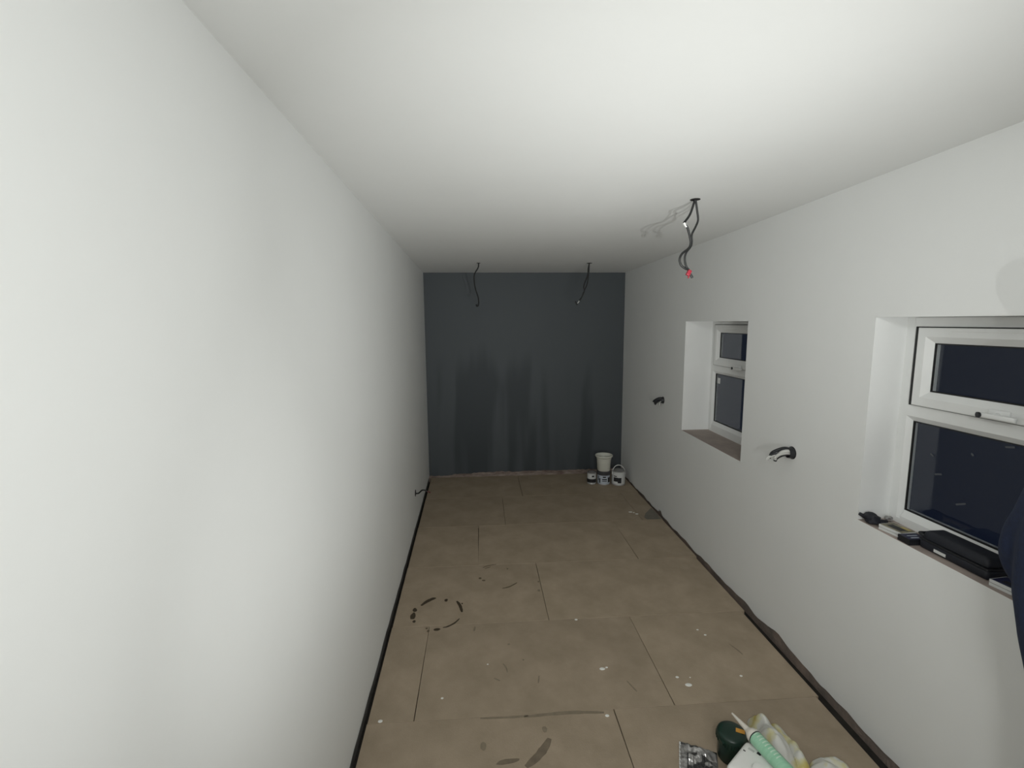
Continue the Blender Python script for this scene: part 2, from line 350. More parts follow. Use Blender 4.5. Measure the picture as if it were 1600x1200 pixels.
# ------------------------------------------------------------------ windows
def window(name, w, label, vent_from, handle):
    y0, y1, z0, z1, X = w['y0'], w['y1'], w['z0'], w['z1'], w['X']
    r = bpy.data.objects.new(name, None); COL.objects.link(r); r.location = (X, (y0 + y1) / 2, z0); r['kind'] = 'structure'; r['label'] = label; r['category'] = 'window'
    gl, gt = 0.982 - 0.003, 1.367      # fixed light
    tz0, tz1 = 1.367, 1.444            # transom
    cz0, cz1 = 1.440, 1.757            # top casement
    cy0, cy1 = y0 + 0.066, y1 - 0.066
    # outer frame: flat face then chamfer to the glass
    bm = NB(); ringframe(bm, y0 + 0.001, y1 - 0.001, z0 - 0.016, z1 - 0.001, [(0, X), (0.040, X), (0.060, X + 0.018), (0.060, X + 0.040), (0, X + 0.040)])
    obj('outer_frame', bm, UPVC, r)
    # deep bottom rail (frame plus cill add-on)
    bm = NB(); A = [(X - 0.002, z0 - 0.010), (X - 0.002, gl - 0.028), (X + 0.018, gl), (X + 0.05, gl), (X + 0.05, z0 - 0.010)]
    lo = [bm.verts.new((x, y0 + 0.062, z)) for x, z in A]; hi = [bm.verts.new((x, y1 - 0.062, z)) for x, z in A]
    bm.faces.new(lo); bm.faces.new(hi[::-1])
    for i in range(5): bm.faces.new((lo[i], lo[(i + 1) % 5], hi[(i + 1) % 5], hi[i]))
    obj('bottom_rail', bm, UPVC, r)
    # transom with chamfer to the lower glass
    bm = NB(); A = [(X - 0.001, tz1), (X - 0.001, tz0 + 0.022), (X + 0.018, tz0), (X + 0.06, tz0), (X + 0.06, tz1)]
    lo = [bm.verts.new((x, y0 + 0.040, z)) for x, z in A]; hi = [bm.verts.new((x, y1 - 0.040, z)) for x, z in A]
    bm.faces.new(lo); bm.faces.new(hi[::-1])
    for i in range(5): bm.faces.new((lo[i], lo[(i + 1) % 5], hi[(i + 1) % 5], hi[i]))
    obj('transom', bm, UPVC, r)
    # fixed lower pane with black gasket
    bm = NB(); ringframe(bm, y0 + 0.059, y1 - 0.059, gl - 0.001, gt + 0.001, [(0, X + 0.0165), (0.005, X + 0.0165), (0.005, X + 0.024), (0, X + 0.024)]); obj('gasket', bm, SEAL, r)
    bm = NB(); box(bm, (X + 0.024, y0 + 0.05, gl - 0.01), (X + 0.030, y1 - 0.05, gt + 0.01)); pane = obj('fixed_pane', bm, GLASS, r)
    # head rail above the casement
    bm = NB(); box(bm, (X - 0.004, y0 + 0.045, cz1 - 0.004), (X + 0.06, y1 - 0.045, z1 - 0.006), 0.002); obj('head_rail', bm, UPVC, r)
    # black seal widened to paint in the shaded gap, then the opening casement
    bm = NB(); ringframe(bm, cy0 - 0.004, cy1 + 0.016, cz0 - 0.004, cz1 + 0.003, [(0, X - 0.004), (0.026, X - 0.004), (0.026, X + 0.036), (0, X + 0.036)]); obj('seal_shadow_gap', bm, SEAL, r)
    bm = NB(); ringframe(bm, cy0 + 0.004, cy1 - 0.004, cz0 - 0.001, cz1 - 0.001, [(0, X + 0.01), (0, X - 0.012), (0.003, X - 0.015), (0.036, X - 0.015), (0.062, X + 0.006), (0.062, X + 0.030), (0, X + 0.030)])
    cas = obj('casement', bm, UPVC, r)
    bm = NB(); ringframe(bm, cy0 + 0.0625, cy1 - 0.0625, cz0 + 0.060, cz1 - 0.062, [(0, X + 0.0045), (0.005, X + 0.0045), (0.005, X + 0.012), (0, X + 0.012)]); obj('gasket', bm, SEAL, cas)
    bm = NB(); box(bm, (X + 0.012, cy0 + 0.055, cz0 + 0.053), (X + 0.018, cy1 - 0.055, cz1 - 0.053)); obj('casement_pane', bm, GLASS, cas)
    # trickle vent strip along the head
    bm = NB(); box(bm, (X - 0.017, y0 + 0.10, cz1 - 0.016), (X - 0.006, y0 + vent_from, cz1 - 0.002), 0.002); obj('trickle_vent', bm, UPVC, r)
    # espag handle
    hy, hz = handle
    bm = NB(); box(bm, (X - 0.021, hy - 0.055, hz + 0.002), (X - 0.015, hy + 0.015, hz + 0.026), 0.004, seg=3)
    hd = obj('handle', bm, UPVC, cas, True)
    bm = NB(); box(bm, (X - 0.045, hy - 0.09, hz - 0.006), (X - 0.030, hy + 0.028, hz + 0.012), 0.006, seg=3); lathe(bm, [(0.008, 0), (0.008, 0.016)], (X - 0.036, hy - 0.02, hz + 0.008), 12, (1, 0, 0)); obj('handle_lever', bm, UPVC, cas, True)
    bm = NB(); lathe(bm, [(0.0015, -0.004), (0.008, -0.003), (0.010, 0.0), (0.010, 0.006)], (X - 0.045, hy + 0.022, hz + 0.003), 14, (-1, 0.35, 0)); obj('lock_button', bm, BLACKP, cas, True)
    # sill board
    bm = NB(); box(bm, (W + 0.0006, y0 + 0.0045, z0 - 0.018), (X + 0.004, y1 - 0.0045, z0 + 0.0015), 0.0005); o = obj('sill', bm, SILLM, r); o['label'] = 'unpainted fawn sill board'
    return r, pane
w1, p1 = window('window_1', WIN[0], 'nearer white plastic window with sill full of clutter', 0.69, (1.512, 1.452))
w2, p2 = window('window_2', WIN[1], 'farther white plastic window with small sticker on the glass', 0.69, (3.315, 1.440))
X = WIN[1]['X']; bm = NB(); box(bm, (X + 0.0225, 3.630, 1.290), (X + 0.024, 3.668, 1.334)); st = obj('glass_sticker', bm, PAPER, w2); st['label'] = 'small white square sticker in the pane corner'
bm = NB(); box(bm, (X + 0.0218, 3.642, 1.306), (X + 0.0226, 3.656, 1.316)); obj('sticker_print', bm, GREYW, st)
# smudges and lamp reflections painted as streaks on the big lower pane
X = WIN[0]['X']
for (yy, zz, ln, an) in ((1.755, 1.245, 0.018, 0.5), (1.72, 1.175, 0.03, -0.3), (1.62, 1.09, 0.04, -0.45), (1.60, 1.29, 0.012, 0.7), (1.48, 1.35, 0.03, -0.2)):
    bm = NB(); box(bm, (X + 0.0236, yy - ln / 2, zz - 0.0035), (X + 0.024, yy + ln / 2, zz + 0.0035), 0.0)
    bmesh.ops.rotate(bm, verts=bm.verts[:], cent=(X, yy, zz), matrix=Matrix.Rotation(an, 3, 'X')); obj('reflection_smudge', bm, mat('smear', (0.07, 0.075, 0.085), 0.8), w1)

# ------------------------------------------------------------------ stains and drips on the boards
def blob(cx, cy, rx, ry, rot=0.0, n=18, jit=0.22, seed=0):
    P = []
    for i in range(n):
        a = 2 * math.pi * i / n; k = 1 + jit * nz(math.cos(a) * 1.7 + seed, math.sin(a) * 1.7, seed * 1.3)
        x, y = rx * k * math.cos(a), ry * k * math.sin(a)
        P.append((cx + x * math.cos(rot) - y * math.sin(rot), cy + x * math.sin(rot) + y * math.cos(rot)))
    return P
def stroke(pts, w):
    S = spline([(p[0], p[1], 0) for p in pts], 5); n = len(S); Lf, Rt = [], []
    for i, p in enumerate(S):
        t = (S[min(i + 1, n - 1)] - S[max(i - 1, 0)]).normalized(); q = Vector((-t.y, t.x, 0)); k = i / (n - 1)
        ww = w * (0.25 + 0.75 * math.sin(math.pi * min(max(k, 0.04), 0.96)) ** 0.5) * (1 + 0.25 * nz(p.x * 60, p.y * 60, 2))
        Lf.append((p.x + q.x * ww, p.y + q.y * ww)); Rt.append((p.x - q.x * ww, p.y - q.y * ww))
    return Lf + Rt[::-1]
ZS = (-0.0005, 0.0006)
def stain(name, polys, m, lab=None):
    bm = NB()
    for p in polys: prism(bm, p, *ZS)
    o = obj(name, bm, m, floor); o['kind'] = 'stuff'
    if lab: o['label'] = lab
    return o
stain('paint_ring_stain', [stroke([(0.125, 2.858), (0.155, 2.898), (0.190, 2.928), (0.212, 2.935)], 0.013), blob(0.091, 2.815, 0.014, 0.020, 0.2, seed=1), blob(0.088, 2.752, 0.016, 0.034, 0.0, seed=2),
    blob(0.102, 2.698, 0.009, 0.012, seed=3), blob(0.280, 2.905, 0.011, 0.015, seed=4), stroke([(0.350, 2.890), (0.372, 2.840), (0.388, 2.770)], 0.010), blob(0.385, 2.86, 0.005, 0.007, seed=5),
    stroke([(0.375, 2.705), (0.345, 2.662), (0.305, 2.632), (0.280, 2.626)], 0.006), blob(0.246, 2.610, 0.020, 0.012, 0.05, seed=6)], BROWNST, 'dark brown broken ring left by a paint pot')
stain('faint_ring_stain', [stroke([(0.52, 3.300), (0.56, 3.325), (0.62, 3.342)], 0.005), stroke([(0.535, 3.285), (0.58, 3.310)], 0.004), blob(0.50, 3.155, 0.010, 0.012, seed=7), blob(0.525, 3.125, 0.012, 0.010, seed=8),
    stroke([(0.650, 3.015), (0.70, 3.032), (0.755, 3.078)], 0.006), blob(0.70, 3.27, 0.006, 0.008, seed=9), blob(0.905, 3.08, 0.006, 0.008, seed=10), blob(0.197, 2.600, 0.008, 0.010, seed=16), blob(0.185, 2.625, 0.007, 0.008, seed=17)], mat('mid_stain', (0.13, 0.10, 0.062), 0.6), 'faint broken ring beside the dark one')
stain('scuff_mark', [stroke([(0.685, 1.705), (0.735, 1.745), (0.775, 1.79), (0.80, 1.83)], 0.018), blob(0.615, 1.735, 0.05, 0.012, 0.1, seed=11)], mat('scuff', (0.19, 0.150, 0.104), 0.7, noise_amt=0.3, noise_scale=25), 'dark smudge across the nearest board')
stain('scuff_mark', [blob(0.513, 1.812, 0.013, 0.02, seed=12), blob(0.785, 1.878, 0.012, 0.015, seed=13)], FAINTST)
stain('scuff_mark', [stroke([(0.50, 1.958), (0.65, 1.953), (0.72, 1.957)], 0.006), stroke([(0.70, 1.950), (0.83, 1.958), (0.95, 1.958), (1.07, 1.948)], 0.010)], FAINTST, 'grubby line along a board joint')
stain('scuff_mark', [stroke([(0.62, 2.30), (0.635, 2.27), (0.64, 2.235)], 0.004), stroke([(0.80, 2.20), (0.79, 2.15)], 0.004), stroke([(1.235, 2.13), (1.25, 2.09), (1.262, 2.06)], 0.004), stroke([(0.57, 2.20), (0.60, 2.18)], 0.004), blob(0.66, 2.45, 0.007, 0.006, seed=14),
    blob(0.73, 2.32, 0.005, 0.006, seed=15), stroke([(1.885, 2.36), (1.905, 2.31), (1.915, 2.27)], 0.004), stroke([(0.47, 2.62), (0.465, 2.58)], 0.006), blob(0.895, 2.97, 0.010, 0.012, seed=18)], FAINTST)
stain('grey_patch', [[(2.045, 4.17), (2.005, 4.085), (2.015, 4.040), (2.08, 4.036), (2.150, 4.038), (2.152, 4.16), (2.15, 4.30), (2.10, 4.24)]], DAMPST, 'grey cement smear by the right wall')
for k, (x, y, r) in enumerate([(1.133, 2.223, .013), (1.158, 2.231, .007), (1.496, 2.137, .009), (1.531, 2.083, .015), (1.822, 2.121, .008), (1.767, 2.491, .007), (1.79, 2.443, .008), (0.54, 2.301, .005),
                               (0.318, 2.089, .007), (0.048, 1.976, .011), (1.08, 1.930, .010), (1.918, 4.217, .016), (1.964, 4.168, .014), (1.945, 4.20, .010), (1.08, 2.64, .010), (1.56, 2.13, .004)]):
    bm = NB(); lathe(bm, [(r, -0.0005), (r * 0.9, 0.0010), (r * 0.5, 0.0018), (0.0004, 0.002)], (0, 0, 0), 10); bmesh.ops.scale(bm, vec=(1.0 if r < .012 else 1.2, 0.8, 1), verts=bm.verts[:]); bmesh.ops.translate(bm, vec=(x, y, 0), verts=bm.verts[:])
    o = obj('paint_drip', bm, DRYP, floor, True)

# ------------------------------------------------------------------ cables from the ceiling
def hole_disc(parent, c, r, axis=(0, 0, 1), name='hole_shade_disc'):
    bm = NB(); lathe(bm, [(r, -0.0015), (r, 0.0015)], c, 22, axis); return obj(name, bm, HOLE, parent)  # flat dark disc: the shade inside the hole is put into its colour
C1 = thing('ceiling_cable', 'black twin cable with red connector hanging near the right wall', 'cable', (1.573, 2.33, CZ(2.33)), 'cables hanging from the ceiling')
hole_disc(C1, (1.574, 2.33, CZ(2.33) - 0.0005), 0.024)
A = [(1.573, 2.33, 2.375), (1.562, 2.33, 2.331), (1.548, 2.33, 2.295), (1.521, 2.328, 2.259)]
B = [(1.530, 2.328, 2.250), (1.541, 2.328, 2.235), (1.555, 2.33, 2.195), (1.560, 2.33, 2.165), (1.551, 2.33, 2.141), (1.520, 2.33, 2.116), (1.508, 2.33, 2.089), (1.516, 2.33, 2.061), (1.536, 2.33, 2.046), (1.556, 2.332, 2.039)]
bm = NB(); tube(bm, A, 0.0056); tube(bm, B, 0.0056); obj('cable_strand', bm, CABLE, C1, True)
bm = NB(); tube(bm, [(1.521, 2.328, 2.261), (1.5355, 2.328, 2.241)], 0.0058, sm=0); obj('tape_collar', bm, WHITEP, C1, True)
bm = NB(); tube(bm, [(1.577, 2.334, 2.375), (1.588, 2.336, 2.322), (1.596, 2.338, 2.277), (1.585, 2.338, 2.244), (1.568, 2.337, 2.208), (1.569, 2.337, 2.171), (1.564, 2.337, 2.150), (1.542, 2.337, 2.120), (1.537, 2.337, 2.089), (1.545, 2.336, 2.055), (1.559, 2.333, 2.037)], 0.0052); obj('cable_strand', bm, CABLE, C1, True)
bm = NB(); box(bm, (1.551, 2.324, 2.008), (1.570, 2.342, 2.038), 0.005); bmesh.ops.rotate(bm, verts=bm.verts[:], cent=(1.561, 2.333, 2.03), matrix=Matrix.Rotation(0.45, 3, 'Y')); tube(bm, [(1.560, 2.333, 2.012), (1.556, 2.333, 1.998)], 0.004, sm=0); obj('red_connector', bm, REDP, C1)
bm = NB(); tube(bm, [(1.566, 2.333, 2.018), (1.577, 2.333, 2.000)], 0.006, sm=0); obj('cable_end', bm, CABLE, C1)
C2 = thing('ceiling_cable', 'thin single black cable dangling before the left half of slate wall', 'cable', (0.525, 4.61, CZ(4.61)), 'cables hanging from the ceiling')
hole_disc(C2, (0.523, 4.61, CZ(4.61) - 0.0005), 0.018)
bm = NB(); tube(bm, [(0.525, 4.61, 2.345), (0.519, 4.61, 2.300), (0.494, 4.61, 2.259), (0.481, 4.61, 2.223), (0.480, 4.61, 2.170), (0.491, 4.61, 2.098), (0.514, 4.61, 2.026), (0.519, 4.61, 1.978), (0.516, 4.61, 1.952), (0.508, 4.61, 1.938)], 0.0062); obj('cable_strand', bm, CABLE, C2, True)
bm = NB(); tube(bm, [(0.508, 4.61, 1.935), (0.495, 4.61, 1.956)], 0.009, sm=0); obj('cable_end', bm, CABLE, C2)
C3 = thing('ceiling_cable', 'twisted pair of black cables dangling before the right half of slate wall', 'cable', (1.583, 4.61, CZ(4.61)), 'cables hanging from the ceiling')
hole_disc(C3, (1.583, 4.61, CZ(4.61) - 0.0005), 0.026)
bm = NB(); tube(bm, [(1.583, 4.61, 2.345), (1.572, 4.61, 2.289), (1.566, 4.61, 2.223), (1.542, 4.61, 2.162), (1.530, 4.61, 2.114), (1.537, 4.608, 2.084), (1.513, 4.608, 2.023), (1.488, 4.608, 1.986)], 0.0062); obj('cable_strand', bm, CABLE, C3, True)
bm = NB(); tube(bm, [(1.583, 4.615, 2.345), (1.580, 4.616, 2.265), (1.574, 4.618, 2.204), (1.567, 4.62, 2.150), (1.545, 4.618, 2.096), (1.519, 4.616, 2.041)], 0.0055); obj('cable_strand', bm, CABLE, C3, True)
bm = NB(); tube(bm, [(1.490, 4.608, 1.990), (1.475, 4.608, 1.966), (1.460, 4.608, 1.962)], 0.005, sm=4); obj('bare_core', bm, GREYW, C3, True)
bm = NB(); tube(bm, [(1.448, 4.608, 1.982), (1.470, 4.608, 1.948)], 0.009, sm=0); obj('cable_end', bm, CABLE, C3)

# cable tails in the walls
T = thing('wall_cable', 'short black cable poking from the left wall near the floor', 'cable', (LX(4.09), 4.09, 0.295))
hole_disc(T, (LX(4.09) + 0.0008, 4.09, 0.297), 0.030, (1, 0, 0))
bm = NB(); tube(bm, [(LX(4.09) - 0.01, 4.09, 0.294), (-0.036, 4.08, 0.298), (-0.004, 4.06, 0.330), (0.020, 4.05, 0.335), (0.046, 4.05, 0.324)], 0.0062); obj('cable_strand', bm, CABLE, T, True)
bm = NB(); tube(bm, [(0.044, 4.05, 0.325), (0.072, 4.05, 0.310)], 0.0060, sm=0); obj('red_sleeve', bm, mat('dull_red', (0.10, 0.018, 0.015), 0.6), T, True)

def wall_tails(loc, s, label, cores):
    x, y, z = loc
    t = thing('wall_cable', label, 'cable', loc, 'cable tails in the right wall')
    hole_disc(t, (x - 0.0008, y, z), 0.034 * s, (1, 0, 0))
    bm = NB(); lathe(bm, [(0.032 * s, 0), (0.027 * s, 0.026 * s), (0.023 * s, 0.026 * s), (0.023 * s, 0.0)], (x, y, z), 20, (-1, 0, 0), cap=False); obj('conduit_rim', bm, BLACKP, t, True)
    for k, (dy, dz, m, nm, ln) in enumerate(cores):
        bm = NB(); q = 0.010 * ((k * 7) % 5 - 2) * s
        tube(bm, [(x + 0.004, y + dy * s, z + dz * s), (x - 0.026 * s * ln, y + dy * s + 0.006 * s, z + (dz + 0.006) * s), (x - 0.050 * s * ln, y + (dy + 0.018) * s, z + dz * s - 0.002 * s), (x - 0.066 * s * ln + q * 0.5, y + (dy + 0.034) * s, z + dz * s - 0.022 * s), (x - 0.068 * s * ln + q * 0.8, y + (dy + 0.040) * s, z + dz * s - 0.038 * s)], 0.0088 * s, 10, 5)
        obj(nm, bm, m, t, True)
    return t
wall_tails((W, 2.362, 1.088), 1.0, 'bundle of grey and black cable tails between the two windows', ((0.012, 0.014, BLACKP, 'black_core', 1.0), (-0.004, 0.013, BLACKP, 'black_core', 0.95), (-0.014, 0.006, GREYW, 'grey_core', 1.05), (0.010, -0.002, BLACKP, 'black_core', 1.25), (-0.008, -0.006, GREYW, 'grey_core', 1.15), (0.014, -0.012, GREYW, 'grey_core', 1.3), (-0.004, -0.015, BLACKP, 'black_core', 1.0)))
wall_tails((W, 4.165, 1.075), 0.95, 'small dark bundle of cable tails beyond the farther window', ((0.008, 0.014, BLACKP, 'black_core', 0.9), (-0.008, 0.006, BLACKP, 'black_core', 1.0), (0.012, -0.002, BLACKP, 'black_core', 1.1), (-0.004, -0.010, BLACKP, 'black_core', 0.8), (-0.012, -0.014, GREYW, 'grey_core', 0.45)))

# ------------------------------------------------------------------ paint tins and bucket
def patch(bm, r, z0, z1, a0, a1, c, off=0.0008, n=10):
    lathe(bm, [(r + off, z0), (r + off, z1), (r, z1), (r, z0), (r + off, z0)], c, n, (0, 0, 1), a0, a1)
    return bm
FRONT = math.atan2(0 - 5.0, 0.5 - 1.9)   # towards the room
def ang(d): return FRONT + d
def tin(c, r, h, label, kind):
    t = thing('paint_tin', label, 'paint tin', c, 'paint tins in the far corner')
    bm = NB(); lathe(bm, [(0.0, 0.0), (r - 0.004, 0.0), (r, 0.003), (r, 0.007), (r - 0.002, 0.010), (r - 0.002, h - 0.010), (r, h - 0.007), (r, h - 0.002), (r - 0.004, h), (0, h)], c); b = obj('can_body', bm, STEEL, t, True)
    bm = NB(); lathe(bm, [(r * 0.86, h - 0.002), (r * 0.86, h + 0.003), (r * 0.80, h + 0.003), (r * 0.78, h - 0.001), (0, h - 0.001)], c); obj('lid', bm, DARKLID if kind != 'b' else mat('rusty_lid', (0.075, 0.022, 0.015), 0.5, noise_amt=0.6, noise_scale=30), t, True)
    return t
# axis frame for patches: lathe() measures angles from +X
c = (1.741, 5.045, 0.0); t = tin(c, 0.050, 0.132, 'small paint tin with black and white label and rusty lid', 'b')
bm = NB(); patch(bm, 0.048, 0.062, 0.118, ang(-1.9), ang(1.9), c, 0.001, 30); lb = obj('label_band', bm, PAPER, t, True)
bm = NB(); patch(bm, 0.049, 0.022, 0.062, ang(-1.9), ang(1.9), c, 0.001, 30); obj('black_band', bm, INK, t, True)
bm = NB(); patch(bm, 0.0492, 0.085, 0.102, ang(0.10), ang(0.62), c, 0.0008, 8); obj('print_mark', bm, INK, lb)
bm = NB(); patch(bm, 0.0492, 0.072, 0.076, ang(-0.5), ang(0.5), c, 0.0008, 8); obj('print_mark', bm, GREYW, lb)
c = (1.872, 5.030, 0.0); t = tin(c, 0.069, 0.150, 'blue-white labelled tub with dark lid under the white bucket', 'm')
bm = NB(); lathe(bm, [(0.073, 0.150 - 0.040), (0.074, 0.150 - 0.010), (0.073, 0.1525), (0.066, 0.1535), (0.0, 0.1535)], c); lathe(bm, [(0.073, 0.110), (0.0695, 0.108)], c, cap=False); obj('lid_skirt', bm, DARKLID, t, True)
bm = NB(); patch(bm, 0.0675, 0.012, 0.108, ang(-2.0), ang(2.0), c, 0.001, 34); lb = obj('label_band', bm, PAPERB, t, True)
for (a0, a1, z0, z1) in ((-0.10, 0.38, 0.084, 0.098), (-0.20, 0.55, 0.058, 0.070), (-0.20, 0.55, 0.042, 0.050), (-0.72, -0.52, 0.025, 0.075), (0.75, 1.3, 0.03, 0.085), (-0.95, -0.8, 0.05, 0.10)):
    bm = NB(); patch(bm, 0.0687, z0, z1, ang(a0), ang(a1), c, 0.0008, 8); obj('print_mark', bm, INK, lb)
c = (2.030, 5.000, 0.0); t = tin(c, 0.073, 0.160, 'white labelled paint tin with raised white handle in the corner', 'r')
bm = NB(); patch(bm, 0.0715, 0.016, 0.148, ang(-2.0), ang(2.0), c, 0.001, 34); lb = obj('label_band', bm, PAPER, t, True)
for (a0, a1, z0, z1) in ((-0.75, -0.10, 0.046, 0.092), (-0.10, 0.45, 0.030, 0.090), (-0.75, -0.25, 0.100, 0.110)):
    bm = NB(); patch(bm, 0.0727, z0, z1, ang(a0), ang(a1), c, 0.0008, 8); obj('print_mark', bm, INK, lb)
hp = [Vector(c) + Vector((0.074 * math.cos(a), -0.010 + 0.030 * math.sin(a) * 0.5, 0.115 + 0.098 * math.sin(a))) for a in [math.pi * (0.0 + i / 14) for i in range(15)]]
bm = NB(); tube(bm, hp, 0.0042, 8, 2); obj('carry_handle', bm, WHITEP, t, True)
# white bucket on the middle tin
zb = 0.1535; c = (1.872, 5.030, zb); t = thing('bucket', 'empty off-white plastic bucket standing on the middle tin', 'bucket', c)
bm = NB(); lathe(bm, [(0.0, 0.0), (0.066, 0.0), (0.070, 0.004), (0.077, 0.128), (0.080, 0.130), (0.081, 0.144), (0.085, 0.147), (0.095, 0.168), (0.092, 0.171), (0.088, 0.166), (0.078, 0.140), (0.074, 0.126), (0.066, 0.006), (0.0, 0.006)], c, 36); bk = obj('bucket_body', bm, BUCKET, t, True)
bm = NB(); lathe(bm, [(0.0725, 0.028), (0.0738, 0.030), (0.0734, 0.033)], c, 36, cap=False); obj('moulded_ring', bm, BUCKET, t, True)
bm = NB(); lathe(bm, [(0.0925, 0.1575), (0.0962, 0.160), (0.0970, 0.168), (0.0945, 0.1725), (0.0915, 0.1705)], c, 36, cap=False); obj('rim', bm, BUCKET, t, True)

# ------------------------------------------------------------------ things on the near window sill (sill top z = 0.915)
SZ = WIN[0]['z0'] + 0.0018
def lump(bm, c, rad, seed, jit=0.35, sub=3, flat=0.0):
    r = bmesh.ops.create_icosphere(bm, subdivisions=sub, radius=1.0)
    for v in r['verts']:
        p = v.co.copy(); k = 1 + jit * nz(p.x * 1.6 + seed, p.y * 1.6, p.z * 1.6) + jit * 0.4 * nz(p.x * 4 + seed, p.y * 4, p.z * 4)
        v.co = Vector((c[0] + p.x * rad[0] * k, c[1] + p.y * rad[1] * k, max(c[2] + p.z * rad[2] * k, flat)))
bm = NB(); lump(bm, (2.205, 1.858, SZ + 0.020), (0.030, 0.036, 0.020), 3.3, 0.45, 3, SZ)
for (a, b) in (((2.19, 1.872, SZ + 0.02), (2.178, 1.894, SZ + 0.028)), ((2.225, 1.845, SZ + 0.012), (2.262, 1.842, SZ + 0.010)), ((2.215, 1.838, SZ + 0.012), (2.235, 1.815, SZ + 0.008))): tube(bm, [a, b], [0.010, 0.007], 8, 0)
g = tag(obj('work_glove', bm, mat('black_rubber', (0.010, 0.011, 0.018), 0.7), None, True, origin=(2.205, 1.858, SZ)), 'crumpled black glove in the far corner of the near sill', 'glove')
bm = NB(); lump(bm, (2.292, 1.868, SZ + 0.012), (0.014, 0.016, 0.013), 5.1, 0.5, 2, SZ)
tag(obj('crumpled_wrapper', bm, FOIL, None, False, origin=(2.292, 1.868, SZ)), 'small crumpled grey wrapper against the near window frame', 'wrapper')
def slim_case(name, c, size, rot, label, cat, top, edge, bands, group):
    t = thing(name, label, cat, c, group); x, y, z = c; sx, sy, sz = size
    R = Matrix.Rotation(rot, 3, 'Z'); cen = Vector((x, y, z))
    def bx(nm, a, b, m, par, bev=0.0):
        bm = NB(); box(bm, (x + a[0], y + a[1], z + a[2]), (x + b[0], y + b[1], z + b[2]), bev); bmesh.ops.rotate(bm, verts=bm.verts[:], cent=cen, matrix=R); return obj(nm, bm, m, par)
    bx('case_base', (-sx / 2, -sy / 2, 0), (sx / 2, sy / 2, sz * 0.45), edge, t, 0.001)
    ld = bx('case_lid', (-sx / 2, -sy / 2, sz * 0.52), (sx / 2, sy / 2, sz), edge, t, 0.001)
    bx('case_inner', (-sx / 2 + 0.002, -sy / 2 + 0.002, sz * 0.4), (sx / 2 - 0.002, sy / 2 - 0.002, sz * 0.56), INK, t)
    bx('printed_sleeve', (-sx / 2 + 0.003, -sy / 2 + 0.003, sz), (sx / 2 - 0.003, sy / 2 - 0.003, sz + 0.0006), top, t)
    for (a, b, m) in bands: bx('print_block', (a[0], a[1], sz + 0.0006), (b[0], b[1], sz + 0.0011), m, t)
    return t
slim_case('plastic_case', (2.228, 1.755, SZ), (0.072, 0.098, 0.022), 0.12, 'thin case with white edge and printed top beside the black glove', 'case', CARDT, PAPER, [((-0.02, -0.03), (0.01, 0.03), INK), ((0.014, -0.035), (0.028, 0.0), mat('gold_print', (0.45, 0.36, 0.12), 0.5))], 'slim cases on the near sill')
slim_case('plastic_case', (2.218, 1.672, SZ), (0.078, 0.055, 0.024), -0.05, 'dark blue slim case touching the long black case', 'case', DKBLUE, BLACKP, [((-0.02, -0.015), (0.02, -0.010), PAPERB), ((-0.02, 0.004), (0.02, 0.008), PAPERB)], 'slim cases on the near sill')
slim_case('plastic_case', (2.233, 1.318, SZ), (0.070, 0.105, 0.022), 0.10, 'thin case with pale striped edge at the near end of sill', 'case', DKBLUE, PAPER, [((-0.02, -0.03), (0.0, 0.03), INK)], 'slim cases on the near sill')
t = thing('long_case', 'long black zipped soft case with white tag on the near sill', 'case', (2.258, 1.515, SZ))
bm = NB(); vs_ = box(bm, (2.208, 1.385, SZ), (2.308, 1.640, SZ + 0.036), 0.014, seg=3)
obj('case_base', bm, mat('black_nylon', (0.010, 0.012, 0.020), 0.62, noise_amt=0.3, noise_scale=30, bump=0.3, bump_scale=14), t, True)
bm = NB(); box(bm, (2.210, 1.388, SZ + 0.038), (2.306, 1.637, SZ + 0.072), 0.016, seg=3)
for v in bm.verts:
    k = (v.co.z - SZ - 0.038) / 0.034; v.co.x = 2.258 + (v.co.x - 2.258) * (1 - 0.22 * k); v.co.y = 1.5125 + (v.co.y - 1.5125) * (1 - 0.06 * k); v.co.z += 0.004 * nz(v.co.x * 30, v.co.y * 20, 1)
obj('case_lid', bm, MATS['black_nylon'], t, True)
bm = NB(); box(bm, (2.2085, 1.386, SZ + 0.034), (2.3075, 1.639, SZ + 0.040), 0.002); obj('zip_band', bm, BLACKP, t)
bm = NB(); box(bm, (2.2065, 1.530, SZ + 0.010), (2.2082, 1.575, SZ + 0.021)); obj('white_tag', bm, PAPER, t)
bm = NB(); tube(bm, [(2.225, 1.632, SZ + 0.045), (2.222, 1.650, SZ + 0.050), (2.250, 1.656, SZ + 0.046), (2.285, 1.650, SZ + 0.050), (2.288, 1.632, SZ + 0.048)], 0.006, 8, 4); obj('strap_handle', bm, BLACKP, t, True)

